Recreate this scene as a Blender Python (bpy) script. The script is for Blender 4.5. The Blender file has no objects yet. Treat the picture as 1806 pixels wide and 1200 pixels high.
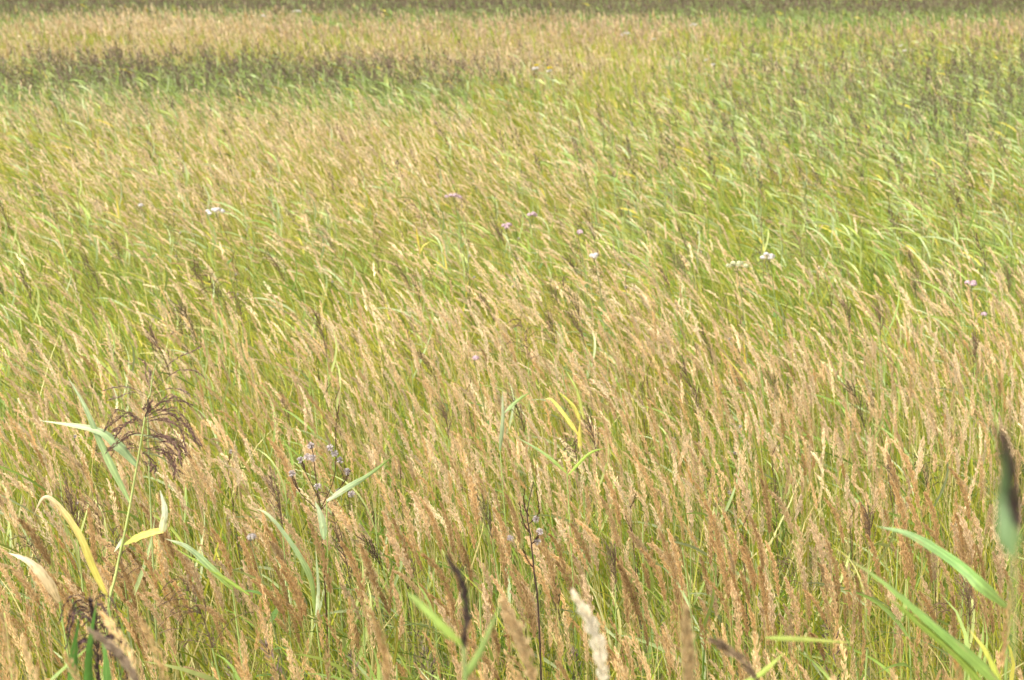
import bpy, math, random
import numpy as np
from mathutils import Vector

# ------------------------------------------------------------------ camera, light, exposure
scene = bpy.context.scene
PITCH = math.radians(15.6)
CAM = np.array([0.0, 0.0, 3.4])
LENS = 50.0
FPX = 1806 * LENS / 36.0
cam_data = bpy.data.cameras.new("camera")
cam = bpy.data.objects.new("camera", cam_data)
scene.collection.objects.link(cam)
cam.location = CAM
cam.rotation_euler = (math.radians(90) - PITCH, 0, 0)
cam_data.lens = LENS
cam_data.sensor_width = 36.0
cam_data.clip_start = 0.05
cam_data.clip_end = 3000
cam_data.dof.use_dof = True
cam_data.dof.focus_distance = 5.3
cam_data.dof.aperture_fstop = 4.2
scene.camera = cam

SUN_EL, SUN_AZ = math.radians(56), math.radians(-146)     # azimuth measured from +Y towards +X
world = bpy.data.worlds.new("World")
scene.world = world
world.use_nodes = True
wn = world.node_tree.nodes
bg = wn["Background"]
sky = wn.new("ShaderNodeTexSky")
sky.sky_type = 'NISHITA'
sky.sun_disc = False
sky.sun_elevation = SUN_EL
sky.sun_rotation = SUN_AZ
sky.dust_density = 6.0
sky.air_density = 1.0
hs = wn.new("ShaderNodeHueSaturation")            # thin white cloud: the sky's blue is mostly washed out
hs.inputs["Saturation"].default_value = 0.22
world.node_tree.links.new(sky.outputs[0], hs.inputs["Color"])
world.node_tree.links.new(hs.outputs[0], bg.inputs[0])
bg.inputs[1].default_value = 0.15
sun_data = bpy.data.lights.new("sun", 'SUN')
sun = bpy.data.objects.new("sun", sun_data)
scene.collection.objects.link(sun)
sun_data.energy = 1.5
sun_data.angle = math.radians(35)
sun_data.color = (1.0, 0.94, 0.82)
sd = Vector((math.sin(SUN_AZ) * math.cos(SUN_EL), math.cos(SUN_AZ) * math.cos(SUN_EL), math.sin(SUN_EL)))
sun.rotation_euler = sd.to_track_quat('Z', 'Y').to_euler()
sun.location = (0, 0, 30)
vs = scene.view_settings
vs.view_transform = 'Standard'
vs.look = 'None'
vs.gamma = 1.0
vs.use_curve_mapping = False
vs.exposure = 1.38
scene.cycles.max_bounces = 8
scene.cycles.transmission_bounces = 6
scene.cycles.use_denoising = True

rng = np.random.default_rng(11)
random.seed(11)
COL = scene.collection

# ------------------------------------------------------------------ geometry of the view and of the ground
CP, SP = math.cos(PITCH), math.sin(PITCH)
def ray(u, v):
    a, b = (u - 903) / FPX, (600 - v) / FPX
    return np.array([a, CP + b * SP, -SP + b * CP])
def aty(u, v, y):                       # the point seen at photo pixel (u, v) that stands y metres ahead
    d = ray(u, v); return CAM + d * (y / d[1])
def atz(u, v, z):                       # ... that lies z metres high
    d = ray(u, v); return CAM + d * ((z - CAM[2]) / d[2])
def pixel(P):                           # world -> photo pixel
    q = P - CAM
    dep = q[..., 1] * CP - q[..., 2] * SP
    up = q[..., 1] * SP + q[..., 2] * CP
    return 903 + FPX * q[..., 0] / dep, 600 - FPX * up / dep
def ss(a, b, x):
    t = np.clip((x - a) / (b - a), 0, 1); return t * t * (3 - 2 * t)
def band(x, a, b, s):
    return ss(a - s, a + s, x) * (1 - ss(b - s, b + s, x))
def vnoise(x, y, seed=0):
    xi, yi = np.floor(x).astype(np.int64), np.floor(y).astype(np.int64)
    fx, fy = x - xi, y - yi
    fx, fy = fx * fx * (3 - 2 * fx), fy * fy * (3 - 2 * fy)
    def h(a, b):
        n = (a * 374761393 + b * 668265263 + seed * 974711) & 0x7fffffff
        n = ((n ^ (n >> 13)) * 1274126177) & 0x7fffffff
        return ((n ^ (n >> 16)) & 0xffff) / 65535.0
    return ((h(xi, yi) * (1 - fx) + h(xi + 1, yi) * fx) * (1 - fy) + (h(xi, yi + 1) * (1 - fx) + h(xi + 1, yi + 1) * fx) * fy)
def fbm(x, y, seed=0):
    return 0.55 * vnoise(x, y, seed) + 0.3 * vnoise(x * 2.1, y * 2.1, seed + 1) + 0.15 * vnoise(x * 4.3, y * 4.3, seed + 2)
def ground_z(x, y):                     # a low dyke under the viewer, then a flat marsh
    x, y = np.asarray(x, float), np.asarray(y, float)
    return 1.85 * (1 - ss(0.2, 4.6, y)) + 0.06 * (fbm(x * 0.6 + 50, y * 0.6 + 50, 3) - 0.5)

# ------------------------------------------------------------------ materials
def plant_mat(name, translucent=0.35, rough=0.55, spec=0.25, color=None):
    m = bpy.data.materials.new(name); m.use_nodes = True
    nt = m.node_tree; n = nt.nodes; l = nt.links
    p = n["Principled BSDF"]; out = n["Material Output"]
    p.inputs["Roughness"].default_value = rough
    p.inputs["Specular IOR Level"].default_value = spec
    if color is None:
        src = n.new("ShaderNodeAttribute"); src.attribute_name = "col"; c = src.outputs["Color"]
    else:
        src = n.new("ShaderNodeRGB"); src.outputs[0].default_value = (*color, 1); c = src.outputs[0]
    tc = n.new("ShaderNodeTexCoord")
    nz = n.new("ShaderNodeTexNoise"); nz.inputs["Scale"].default_value = 60; nz.inputs["Detail"].default_value = 3
    l.new(tc.outputs["Object"], nz.inputs["Vector"])
    mr = n.new("ShaderNodeMapRange"); mr.inputs[3].default_value = 0.82; mr.inputs[4].default_value = 1.18
    l.new(nz.outputs["Fac"], mr.inputs[0])
    n2 = n.new("ShaderNodeTexNoise"); n2.inputs["Scale"].default_value = 9; n2.inputs["Detail"].default_value = 5
    l.new(tc.outputs["Object"], n2.inputs["Vector"])
    m2 = n.new("ShaderNodeMapRange"); m2.inputs[1].default_value = 0.3; m2.inputs[2].default_value = 0.7; m2.inputs[3].default_value = 0.78; m2.inputs[4].default_value = 1.15
    l.new(n2.outputs["Fac"], m2.inputs[0])
    mm = n.new("ShaderNodeMath"); mm.operation = 'MULTIPLY'; l.new(mr.outputs[0], mm.inputs[0]); l.new(m2.outputs[0], mm.inputs[1]); mr = mm
    mx = n.new("ShaderNodeVectorMath"); mx.operation = 'SCALE'
    l.new(c, mx.inputs[0]); l.new(mr.outputs[0], mx.inputs["Scale"])
    l.new(mx.outputs[0], p.inputs["Base Color"])
    if translucent > 0:
        t = n.new("ShaderNodeBsdfTranslucent"); l.new(mx.outputs[0], t.inputs["Color"])
        ms = n.new("ShaderNodeMixShader"); ms.inputs[0].default_value = translucent
        l.new(p.outputs[0], ms.inputs[1]); l.new(t.outputs[0], ms.inputs[2]); l.new(ms.outputs[0], out.inputs[0])
    return m
M_LEAF = plant_mat("leaf", 0.32, 0.5, 0.25)
M_SPIKE = plant_mat("seed_head", 0.5, 0.8, 0.08)
M_STEM = plant_mat("stem", 0.0, 0.6, 0.2)
M_PETAL = plant_mat("petal", 0.35, 0.7, 0.1)
def soil_mat():
    m = bpy.data.materials.new("marsh_soil"); m.use_nodes = True
    n = m.node_tree.nodes; l = m.node_tree.links; p = n["Principled BSDF"]
    p.inputs["Roughness"].default_value = 0.95
    tc = n.new("ShaderNodeTexCoord"); nz = n.new("ShaderNodeTexNoise"); nz.inputs["Scale"].default_value = 3.0; nz.inputs["Detail"].default_value = 8
    l.new(tc.outputs["Object"], nz.inputs["Vector"])
    cr = n.new("ShaderNodeValToRGB")
    cr.color_ramp.elements[0].color = (0.05, 0.06, 0.02, 1); cr.color_ramp.elements[0].position = 0.3
    cr.color_ramp.elements[1].color = (0.20, 0.19, 0.07, 1); cr.color_ramp.elements[1].position = 0.7
    l.new(nz.outputs["Fac"], cr.inputs[0]); l.new(cr.outputs[0], p.inputs["Base Color"])
    bp = n.new("ShaderNodeBump"); bp.inputs["Strength"].default_value = 0.6; l.new(nz.outputs["Fac"], bp.inputs["Height"]); l.new(bp.outputs[0], p.inputs["Normal"])
    return m

# ------------------------------------------------------------------ mesh builders (numpy)
class Geo:
    """collects quads and their colours, builds ONE mesh"""
    def __init__(self): self.v, self.f, self.c, self.n = [], [], [], 0
    def add(self, verts, faces, cols):
        verts = np.asarray(verts, np.float32).reshape(-1, 3)
        self.v.append(verts); self.f.append(np.asarray(faces, np.int64).reshape(-1, 4) + self.n)
        cols = np.asarray(cols, np.float32)
        if cols.ndim == 1: cols = np.broadcast_to(cols, (len(verts), 3))
        self.c.append(cols.reshape(-1, 3)); self.n += len(verts)
    def mesh(self, name, mat, origin=None, smooth=False):
        V = np.concatenate(self.v); F = np.concatenate(self.f); C = np.concatenate(self.c)
        if origin is not None: V = V - np.asarray(origin, np.float32)
        me = bpy.data.meshes.new(name)
        me.vertices.add(len(V)); me.vertices.foreach_set("co", V.astype(np.float32).ravel())
        me.loops.add(F.size); me.loops.foreach_set("vertex_index", F.astype(np.int32).ravel())
        me.polygons.add(len(F)); me.polygons.foreach_set("loop_start", np.arange(0, F.size, 4, dtype=np.int32))
        if smooth: me.polygons.foreach_set("use_smooth", np.ones(len(F), bool))
        a = me.attributes.new("col", 'FLOAT_COLOR', 'POINT')
        a.data.foreach_set("color", np.concatenate([np.clip(C, 0, 1), np.ones((len(C), 1), np.float32)], 1).astype(np.float32).ravel())
        me.update(calc_edges=True); me.materials.append(mat)
        return me
    @property
    def tris(self): return sum(len(f) for f in self.f) * 2
def unit(a): return a / np.maximum(np.linalg.norm(a, axis=-1, keepdims=True), 1e-9)
def stem_path(base, L, theta, phi, K, lean0=0.35, p=1.4):
    """(N,K,3) stalk curves that lean theta at the tip towards azimuth phi"""
    N = len(base); s = np.linspace(0, 1, K)[None, :]
    a = theta[:, None] * (lean0 + (1 - lean0) * s ** p)
    d = np.stack([np.sin(a) * np.cos(phi)[:, None], np.sin(a) * np.sin(phi)[:, None], np.cos(a)], -1)
    step = (d[:, 1:] + d[:, :-1]) * 0.5 * (L[:, None, None] / (K - 1))
    P = np.concatenate([np.zeros((N, 1, 3)), np.cumsum(step, 1)], 1) + base[:, None, :]
    return P, d
def spike_path(P0, theta, phi, L, nod, K=6):
    N = len(P0); s = np.linspace(0, 1, K)[None, :]
    a = theta[:, None] + nod[:, None] * s ** 1.3
    d = np.stack([np.sin(a) * np.cos(phi)[:, None], np.sin(a) * np.sin(phi)[:, None], np.cos(a)], -1)
    step = (d[:, 1:] + d[:, :-1]) * 0.5 * (L[:, None, None] / (K - 1))
    return np.concatenate([np.zeros((N, 1, 3)), np.cumsum(step, 1)], 1) + P0[:, None, :], d
def leaf_path(base, d0, L, K, acc):
    """acc (N,3): pull of weight and wind over the whole leaf"""
    d = unit(d0); P = [base]; D = [d]
    for k in range(K - 1):
        d = unit(d + acc * ((0.4 + 1.2 * k / (K - 1)) / (K - 1)))
        P.append(P[-1] + d * (L / (K - 1))[:, None]); D.append(d)
    return np.stack(P, 1), np.stack(D, 1)
def ribbon(geo, P, W, side, cols, fold=0.0):
    """quads along P (N,K,3), half widths W (N,K); fold>0 adds a midrib"""
    N, K, _ = P.shape
    w = W[..., None] * side
    if fold > 0:
        T = np.gradient(P, axis=1); nrm = unit(np.cross(T, side))
        V = np.stack([P - w + nrm * W[..., None] * fold, P, P + w + nrm * W[..., None] * fold], 2); A = 3
    else:
        V = np.stack([P - w, P + w], 2); A = 2
    idx = np.arange(N * K * A).reshape(N, K, A)
    F = np.stack([idx[:, :-1, :-1], idx[:, :-1, 1:], idx[:, 1:, 1:], idx[:, 1:, :-1]], -1)
    c = np.asarray(cols, np.float32)
    if c.ndim == 1: c = np.broadcast_to(c, (N, K, 3))
    elif c.ndim == 2: c = np.broadcast_to(c[:, None, :], (N, K, 3))
    geo.add(V, F, np.broadcast_to(c[:, :, None, :], (N, K, A, 3)))
def tube(geo, P, R, col, n=5):
    """one tapered tube along P (K,3), radii R (K,)"""
    P = np.asarray(P, float); K = len(P); R = np.broadcast_to(R, (K,))
    T = unit(np.gradient(P, axis=0)); ref = np.array([0.31, 0.95, 0.05])
    a = unit(np.cross(T, ref)); b = np.cross(T, a)
    an = np.arange(n) * 2 * math.pi / n
    V = P[:, None] + R[:, None, None] * (np.cos(an)[None, :, None] * a[:, None] + np.sin(an)[None, :, None] * b[:, None])
    i = np.arange(K * n).reshape(K, n); j = np.roll(i, -1, 1)
    geo.add(V, np.stack([i[:-1], j[:-1], j[1:], i[1:]], -1), np.asarray(col, np.float32) if np.ndim(col) == 1 else np.repeat(np.asarray(col)[:, None], n, 1))
def perp(d, r):
    return unit(np.cross(d, r))
def spikelets(geo, P, D, n, Rmax, ll, ww, cols, r, jit=0.12, open_=0.35, lobes=5, hang=0.0):
    """fluffy seed heads: n diamond scales round each axis P (N,K,3)"""
    N, K, _ = P.shape
    t = (np.arange(n)[None, :] + r.random((N, n))) / n
    q = t * (K - 1); i = np.minimum(q.astype(int), K - 2); f = (q - i)[..., None]
    ii = np.arange(N)[:, None]
    C = P[ii, i] * (1 - f) + P[ii, i + 1] * f
    ax = unit(D[ii, i] * (1 - f) + D[ii, i + 1] * f)
    ph = r.random((N, 1)) * 6.28
    env = np.sin(np.pi * np.clip(0.10 + 0.86 * t, 0, 1)) ** 0.75
    lob = 0.72 + 0.28 * np.sin(2 * np.pi * (t * lobes + 0.12 * np.sin(9 * t + ph)) + ph)
    rad = unit(np.cross(ax, r.normal(size=(N, n, 3))))
    rho = (0.15 + 0.85 * np.sqrt(r.random((N, n)))) * env * lob
    Rm = np.broadcast_to(np.asarray(Rmax, float).reshape(-1, 1), (N, 1))
    C = C + rad * (rho * Rm)[..., None]
    d = unit(ax + rad * open_ * (0.5 + r.random((N, n, 1))) + np.array([0, 0, -hang]))
    sd = perp(d, r.normal(size=(N, n, 3)))
    sc = (0.7 + 0.6 * r.random((N, n, 1)))
    h = d * (ll / 2) * sc; w = sd * (ww / 2) * sc
    V = np.stack([C - h, C + w, C + h, C - w], 2)
    F = np.arange(N * n * 4).reshape(-1, 4)
    c = cols[:, None, :] * (1 + jit * r.normal(size=(N, n, 1))) + 0.03 * r.normal(size=(N, n, 1)) * np.array([1, .8, .5])
    geo.add(V, F, np.repeat(c[:, :, None, :], 4, 2))
def leaf_width(K, W, blunt=0.35):
    s = np.linspace(0, 1, K)[None, :]
    return W[:, None] * np.minimum(1, blunt + 3.2 * s) * np.clip(1 - s ** 2.4, 0.02, 1)

# palettes: the plants' own colours
def pick(pal, N, r, jit=0.10):
    pal = np.asarray(pal, float); c = pal[r.integers(0, len(pal), N)]
    return np.clip(c * (1 + jit * r.normal(size=(N, 1))), 0.01, 0.9)
TAN = [(0.73, 0.56, 0.34), (0.70, 0.53, 0.31), (0.76, 0.61, 0.40), (0.64, 0.47, 0.26), (0.73, 0.57, 0.36), (0.78, 0.63, 0.42)]
TAN_NEAR = [(0.68, 0.49, 0.25), (0.63, 0.44, 0.21), (0.72, 0.54, 0.30), (0.67, 0.49, 0.27), (0.55, 0.37, 0.17)]
TAN_PINK = [(0.66, 0.49, 0.33), (0.68, 0.51, 0.35), (0.60, 0.45, 0.28), (0.63, 0.47, 0.28)]
GREEN = [(0.36, 0.36, 0.035), (0.28, 0.33, 0.035), (0.42, 0.39, 0.05), (0.17, 0.25, 0.03), (0.45, 0.40, 0.075), (0.27, 0.34, 0.06), (0.13, 0.20, 0.03)]
REEDLEAF = [(0.27, 0.35, 0.09), (0.32, 0.39, 0.16), (0.21, 0.30, 0.06), (0.36, 0.40, 0.13), (0.31, 0.37, 0.08), (0.38, 0.43, 0.21)]
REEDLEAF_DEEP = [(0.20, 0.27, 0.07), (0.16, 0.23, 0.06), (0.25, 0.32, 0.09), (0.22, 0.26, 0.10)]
PLUME = [(0.14, 0.095, 0.068), (0.17, 0.12, 0.082), (0.11, 0.072, 0.058), (0.16, 0.13, 0.07)]
STRAW = [(0.60, 0.50, 0.20), (0.56, 0.43, 0.18), (0.64, 0.56, 0.24)]

# ------------------------------------------------------------------ how the meadow is patched (over photo rows seen at canopy height)
CANOPY = 1.15
def fields(x, y):
    u, v = pixel(np.stack([x, y, np.full_like(x, CANOPY)], -1))
    nz = fbm(x * 0.35 + 9, y * 0.35 + 4, 5); n2 = fbm(x * 1.1 + 31, y * 0.9 + 7, 8); n3 = fbm(x * .12 + 3, y * .5 + 70, 17)
    v = v + (n3 - 0.5) * np.interp(v, [0, 120, 400, 1200], [8, 26, 90, 160])
    Lf = 1 - ss(380, 900, u); Rt = ss(1050, 1450, u); Md = 1 - np.maximum(Lf, Rt)
    g = 0.72 * band(v + 12 * (n2 - .5) * 2, 24, 112, 12) * Lf + band(v, 28, 72, 6) * np.maximum(Md, .6 * Lf) + 1.15 * band(v, 78, 122, 8) * band(u, 720, 1300, 130)
    g = g + 0.22 * band(v, 42, 130, 10) * Rt + 0.45 * band(v, 29, 45, 4) * ss(1400, 1600, u)
    g = g * np.where(v < 130, 0.35 + 0.9 * ss(0.32, 0.6, fbm(x * .16 + 12, y * .22 + 8, 61)), 1)
    left = np.interp(v, [148, 182, 330, 380, 470, 540, 2000], [0.05, 0.64, 0.62, 0.32, 0.34, 0.95, 1.05])
    right = np.interp(v, [120, 180, 240, 400, 480, 560, 2000], [0.10, 0.18, 0.24, 0.28, 0.85, 1.05, 1.05])
    k = ss(500, 1300, u)
    g = np.where(v > 120, np.maximum(left * (1 - k) + right * k, g * (1 - ss(120, 150, v))), g)
    n4 = ss(0.30, 0.62, vnoise(x * 3.1 + 5, y * 2.6 + 2, 41)); g = np.clip(g * (0.22 + 1.25 * ss(0.28, 0.68, nz) + 0.35 * ss(450, 600, v)) * (0.45 + 1.1 * n2 + 0.2 * ss(450, 600, v)) * (0.55 + 0.7 * n4), 0, 1.1)
    top = 1 - ss(20, 32, v)
    darkl = band(v + 14 * (n2 - .5) * 2, 108, 160, 14) * (1 - ss(480, 1120, u)) * (0.55 + 0.75 * nz)
    r = 1.0 * top + 1.1 * darkl + 0.32 * band(v, 60, 240, 20) * ss(1080, 1450, u) + 0.35 * band(v, 130, 210, 20) * ss(1500, 1650, u)
    r = r + band(v, 200, 460, 40) * (0.16 + 0.26 * ss(800, 1200, u)) + 0.34 * ss(420, 520, v)
    r = np.clip(r * (0.5 + 1.0 * n2), 0.02, 1.1)
    lean = np.interp(v, [0, 110, 180, 300, 520, 650, 800, 1000, 1200], [5, 9, 34, 44, 40, 23, 12, 8, 5]) + 9 * (1 - ss(450, 900, u)) * band(v, 620, 1080, 60) - 10 * ss(1100, 1600, u) * band(v, 350, 2000, 60)
    return u, v, g, r, np.radians(lean) * (0.45 + 0.75 * vnoise(x * .45 + 90, y * .35 + 9, 21) + 0.4 * vnoise(x * 1.6 + 9, y * 1.3 + 90, 22))
def scatter(y0, y1, dens, margin=0.9):
    hw = lambda y: 0.375 * y * 1.03 + margin
    A = (hw(y0) + hw(y1)) * (y1 - y0)
    n = int(A * dens)
    y = np.sqrt(rng.random(n) * (y1 ** 2 - y0 ** 2) + y0 ** 2)
    x = (rng.random(n) * 2 - 1) * hw(y)
    return x, y

# ------------------------------------------------------------------ ground
def build_ground():
    ys = np.concatenate([np.linspace(-30, 0, 8), np.linspace(0.2, 6, 30), np.linspace(6.5, 80, 90), np.linspace(100, 1500, 12)])
    xs = np.concatenate([np.linspace(-1200, -40, 8), np.linspace(-36, 36, 90), np.linspace(40, 1200, 8)])
    X, Y = np.meshgrid(xs, ys); V = np.stack([X, Y, ground_z(X, Y)], -1)
    i = np.arange(X.size).reshape(X.shape)
    g = Geo(); g.add(V, np.stack([i[:-1, :-1], i[:-1, 1:], i[1:, 1:], i[1:, :-1]], -1), np.array([.1, .1, .05]))
    o = bpy.data.objects.new("ground", g.mesh("ground", soil_mat(), smooth=True)); COL.objects.link(o); o["kind"] = "structure"
build_ground()

# ------------------------------------------------------------------ object helpers
def thing(name, label, cat, loc=(0, 0, 0), group=None):
    o = bpy.data.objects.new(name, None); COL.objects.link(o)
    o.location = loc; o.empty_display_size = 0.05
    o["label"] = label; o["category"] = cat; o["kind"] = "thing"
    if group: o["group"] = group
    return o
def part(name, me, parent, label=None):
    o = bpy.data.objects.new(name, me); COL.objects.link(o); o.parent = parent
    if label: o["label"] = label
    return o
def stuff(name, geo, mat, label, cat):
    o = bpy.data.objects.new(name, geo.mesh(name, mat)); COL.objects.link(o)
    o["kind"] = "stuff"; o["label"] = label; o["category"] = cat
    return o
def place(parts, name, label, cat, group, loc, rz, sc):
    """a copy of a kind of plant: parts = [(part name, shared mesh)]"""
    root = thing(name, label, cat, loc, group)
    root.rotation_euler = (0, 0, rz); root.scale = (sc, sc, sc)
    for pn, me in parts: part(pn, me, root)
    return root
LANDMARKS = [(60, 900, "by the dry arching leaf at left"), (40, 1050, "at the lower left corner"), (250, 780, "beside the tall left reed's plume"), (230, 1000, "by the tall left reed's folded yellow leaf"),
    (170, 1140, "by the ragged black plume"), (350, 1120, "right of the ragged black plume"), (420, 960, "by the small low white flower"), (545, 1020, "by the long blue green leaf pair"), (570, 830, "by the withered tufted herb"), (690, 820, "right of the upright green leaf tip"),
    (650, 1120, "left of the blurred dark plume"), (815, 1070, "by the narrow blurred dark plume"), (940, 1000, "by the black stemmed weed"), (1020, 740, "by the forked yellow shoot"), (1030, 1110, "by the blurred cream head"), (1130, 950, "right of the black stemmed weed"),
    (1211, 1120, "by the blurred upright tan head"), (1340, 1150, "by the blurred brown plume"), (1300, 900, "above the blurred brown plume"), (1480, 1060, "left of the broad sweeping leaf"), (1600, 960, "by the broad arching leaf"), (1650, 1120, "under the broad sweeping leaf"), (1780, 870, "by the dark plume at right"), (1770, 1120, "at the lower right corner"),
    (1480, 780, "in the pale tan patch at right"), (1250, 700, "in the tan patch right of centre"), (760, 620, "in the tan grass near the centre"), (480, 640, "in the tan grass left of centre"), (60, 650, "by the left edge, halfway down"), (1740, 620, "by the right edge, halfway down"), (1713, 500, "near the pink flower at right"),
    (1320, 460, "near the cream umbel"), (1048, 450, "near the small pale flower heads"), (920, 390, "near the mauve flower"), (800, 345, "near the upper pink flower"), (380, 372, "near the broad white flower"), (150, 450, "in the green patch at left"), (600, 480, "in the mixed grass below the pink flowers"), (1550, 380, "in the green grass at upper right"), (1150, 330, "in the green grass right of the flowers"), (100, 300, "in the upper left grass")]
def where(u, v):
    return min(LANDMARKS, key=lambda q: (q[0] - u) ** 2 + 1.6 * (q[1] - v) ** 2)[2]
def tilt_word(a):
    return "upright" if a < math.radians(11) else ("slightly leaning" if a < math.radians(21) else "strongly leaning")

# ------------------------------------------------------------------ feathery grass: where every stalk stands
gx, gy = [], []
for (y0, y1, dens) in ((2.2, 8, 128), (8, 12, 112), (12, 20, 92), (20, 34, 62), (34, 62, 34)):
    x, y = scatter(y0, y1, dens); gx.append(x); gy.append(y)
gx, gy = np.concatenate(gx), np.concatenate(gy)
gu, gv, gg, gr, glean = fields(gx, gy)
keep = rng.random(len(gx)) < gg
gx, gy, gu, gv, glean = gx[keep], gy[keep], gu[keep], gv[keep], glean[keep]
N = len(gx)
gL = (1.00 + 0.14 * rng.normal(size=N)).clip(0.58, 1.28)
gL = gL * np.where(gy < 4.3, 0.86, 1.0)
gth = (glean + np.radians(12) * rng.normal(size=N)).clip(-0.3, 1.25)
gph = np.pi + np.radians(34) * rng.normal(size=N) + 1.2 * (fbm(gx * 0.5 + 200, gy * 0.5, 55) - 0.5)
gbase = np.stack([gx, gy, ground_z(gx, gy)], -1)
gcol = np.where((gv > 930)[:, None], pick(TAN_NEAR, N, rng), np.where(((gv < 80) & (gu > 480))[:, None], pick(TAN_PINK, N, rng), pick(TAN, N, rng)))
mixn = rng.random(N) < 0.22
gcol = np.where((mixn & ((gv > 620) | (gv < 110)))[:, None], pick(TAN_NEAR, N, rng), gcol)
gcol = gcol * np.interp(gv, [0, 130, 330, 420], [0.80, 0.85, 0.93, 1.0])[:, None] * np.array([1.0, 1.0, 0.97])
# the 300 that show largest become objects of their own
tip = gbase + np.stack([-0.3 * np.ones(N), 0 * gx, 0.9 * gL], -1)
tu, tv = pixel(tip)
inview = (tu > 5) & (tu < 1800) & (tv > 300) & (tv < 1165)
order = np.where(inview)[0]; order = order[np.argsort(gy[order])][:300]
is_ind = np.zeros(N, bool); is_ind[order] = True

def feathery_variant(r, lean, seed_cols):
    z0 = np.zeros((1, 3)); L = np.array([1.0 + 0.08 * r.normal()]); th = np.array([lean]); ph = np.array([np.pi + 0.1 * r.normal()])
    P, D = stem_path(z0, L, th, ph, 10)
    g = Geo(); tube(g, P[0], np.linspace(0.0026, 0.0012, 10), np.array([0.36, 0.31, 0.10]), 5)
    parts = [("stem", g.mesh("stem", M_STEM, smooth=True))]
    SL = np.array([0.180 + 0.028 * r.normal()]).clip(.12, .25); nod = np.array([math.radians(14 + 22 * r.random())])
    SP_, SD = spike_path(P[:, -1], th, ph, SL, nod, 8)
    g = Geo(); col = np.asarray(seed_cols)[None, :]
    tube(g, SP_[0], np.linspace(0.0016, 0.0006, 8), col[0] * 0.8, 4)
    spikelets(g, SP_, SD, 620, 0.0120 + 0.0045 * r.random(), 0.0105, 0.0030, col, r, jit=0.16, lobes=int(r.integers(5, 9)))
    parts.append(("flower_spike", g.mesh("flower_spike", M_SPIKE)))
    for q in range(2):
        i = int(r.integers(2, 7)); d0 = unit(np.array([[-0.5 + 0.7 * r.normal(), 0.6 * r.normal(), 1.2]]))
        LP, LD = leaf_path(P[:, i], d0, np.array([0.28 + 0.14 * r.random()]), 8, np.array([[-0.6, 0, -0.5 - 0.8 * r.random()]]))
        sd = perp(LD, np.array([0.2 * r.normal(), 1, 0.3 * r.normal()]))
        g = Geo(); ribbon(g, LP, leaf_width(8, np.array([0.0032])), sd, pick(GREEN + STRAW[:1], 1, r), fold=0.35)
        parts.append(("leaf", g.mesh("leaf", M_LEAF)))
    return parts, seed_cols[0]
vr = np.random.default_rng(5)
leans = np.radians([6, 10, 14, 18, 22, 26, 30, 36])
variants = [[feathery_variant(vr, le, pick(TAN_NEAR + TAN[:2], 1, vr)[0]) for _ in range(4)] for le in leans]
for i in order:
    b = int(np.argmin(abs(leans - gth[i]))); var, shade = variants[b][int(rng.integers(0, 4))]
    lab = "%s %s feathery grass stalk %s" % (tilt_word(leans[b]), "dark golden" if shade < 0.62 else ("golden tan" if shade < 0.70 else "pale tan"), where(tu[i], tv[i]))
    if gL[i] < 0.86: lab = "short " + lab
    elif gL[i] > 1.08: lab = "tall " + lab
    place(var, "feathery_grass_stalk", lab, "grass", "feathery grass stalks along the bottom of the field", gbase[i], float(gph[i] - np.pi), float(gL[i]))

# the rest of the stalks: one mass
field = Geo()
for (y0, y1, n, ll, ww, K) in ((0, 8.5, 165, 0.0155, 0.0039, 6), (8.5, 14, 60, 0.023, 0.0060, 5), (14, 22, 23, 0.036, 0.0090, 4), (22, 36, 9, 0.070, 0.0155, 3), (36, 99, 5, 0.12, 0.030, 2)):
    m = np.where((gy >= y0) & (gy < y1) & ~is_ind)[0]
    if not len(m): continue
    P, D = stem_path(gbase[m], gL[m], gth[m], gph[m], max(K, 3))
    W = np.broadcast_to(np.linspace(0.0022, 0.0013, P.shape[1])[None, :] * (1 if y1 < 20 else 1.5), P.shape[:2])
    sd = np.broadcast_to(unit(rng.normal(size=(len(m), 1, 3)) * [0.3, 0.3, 0] + [1, 0, 0]), P.shape)
    ribbon(field, P, W, sd, pick(STRAW + GREEN[:3], len(m), rng) * 0.85)
    SL = (0.160 + 0.038 * rng.normal(size=len(m))).clip(.07, .26)
    nod = np.radians(4 + 40 * rng.random(len(m)) ** 1.5)
    SP_, SD = spike_path(P[:, -1], gth[m], gph[m], SL, nod, 6)
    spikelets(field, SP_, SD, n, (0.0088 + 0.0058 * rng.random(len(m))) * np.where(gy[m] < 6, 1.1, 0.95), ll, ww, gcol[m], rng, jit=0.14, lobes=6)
stuff("feathery_grass_field", field, M_SPIKE, "mass of tan feathery grass heads leaning left across the whole meadow", "grass")

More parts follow.
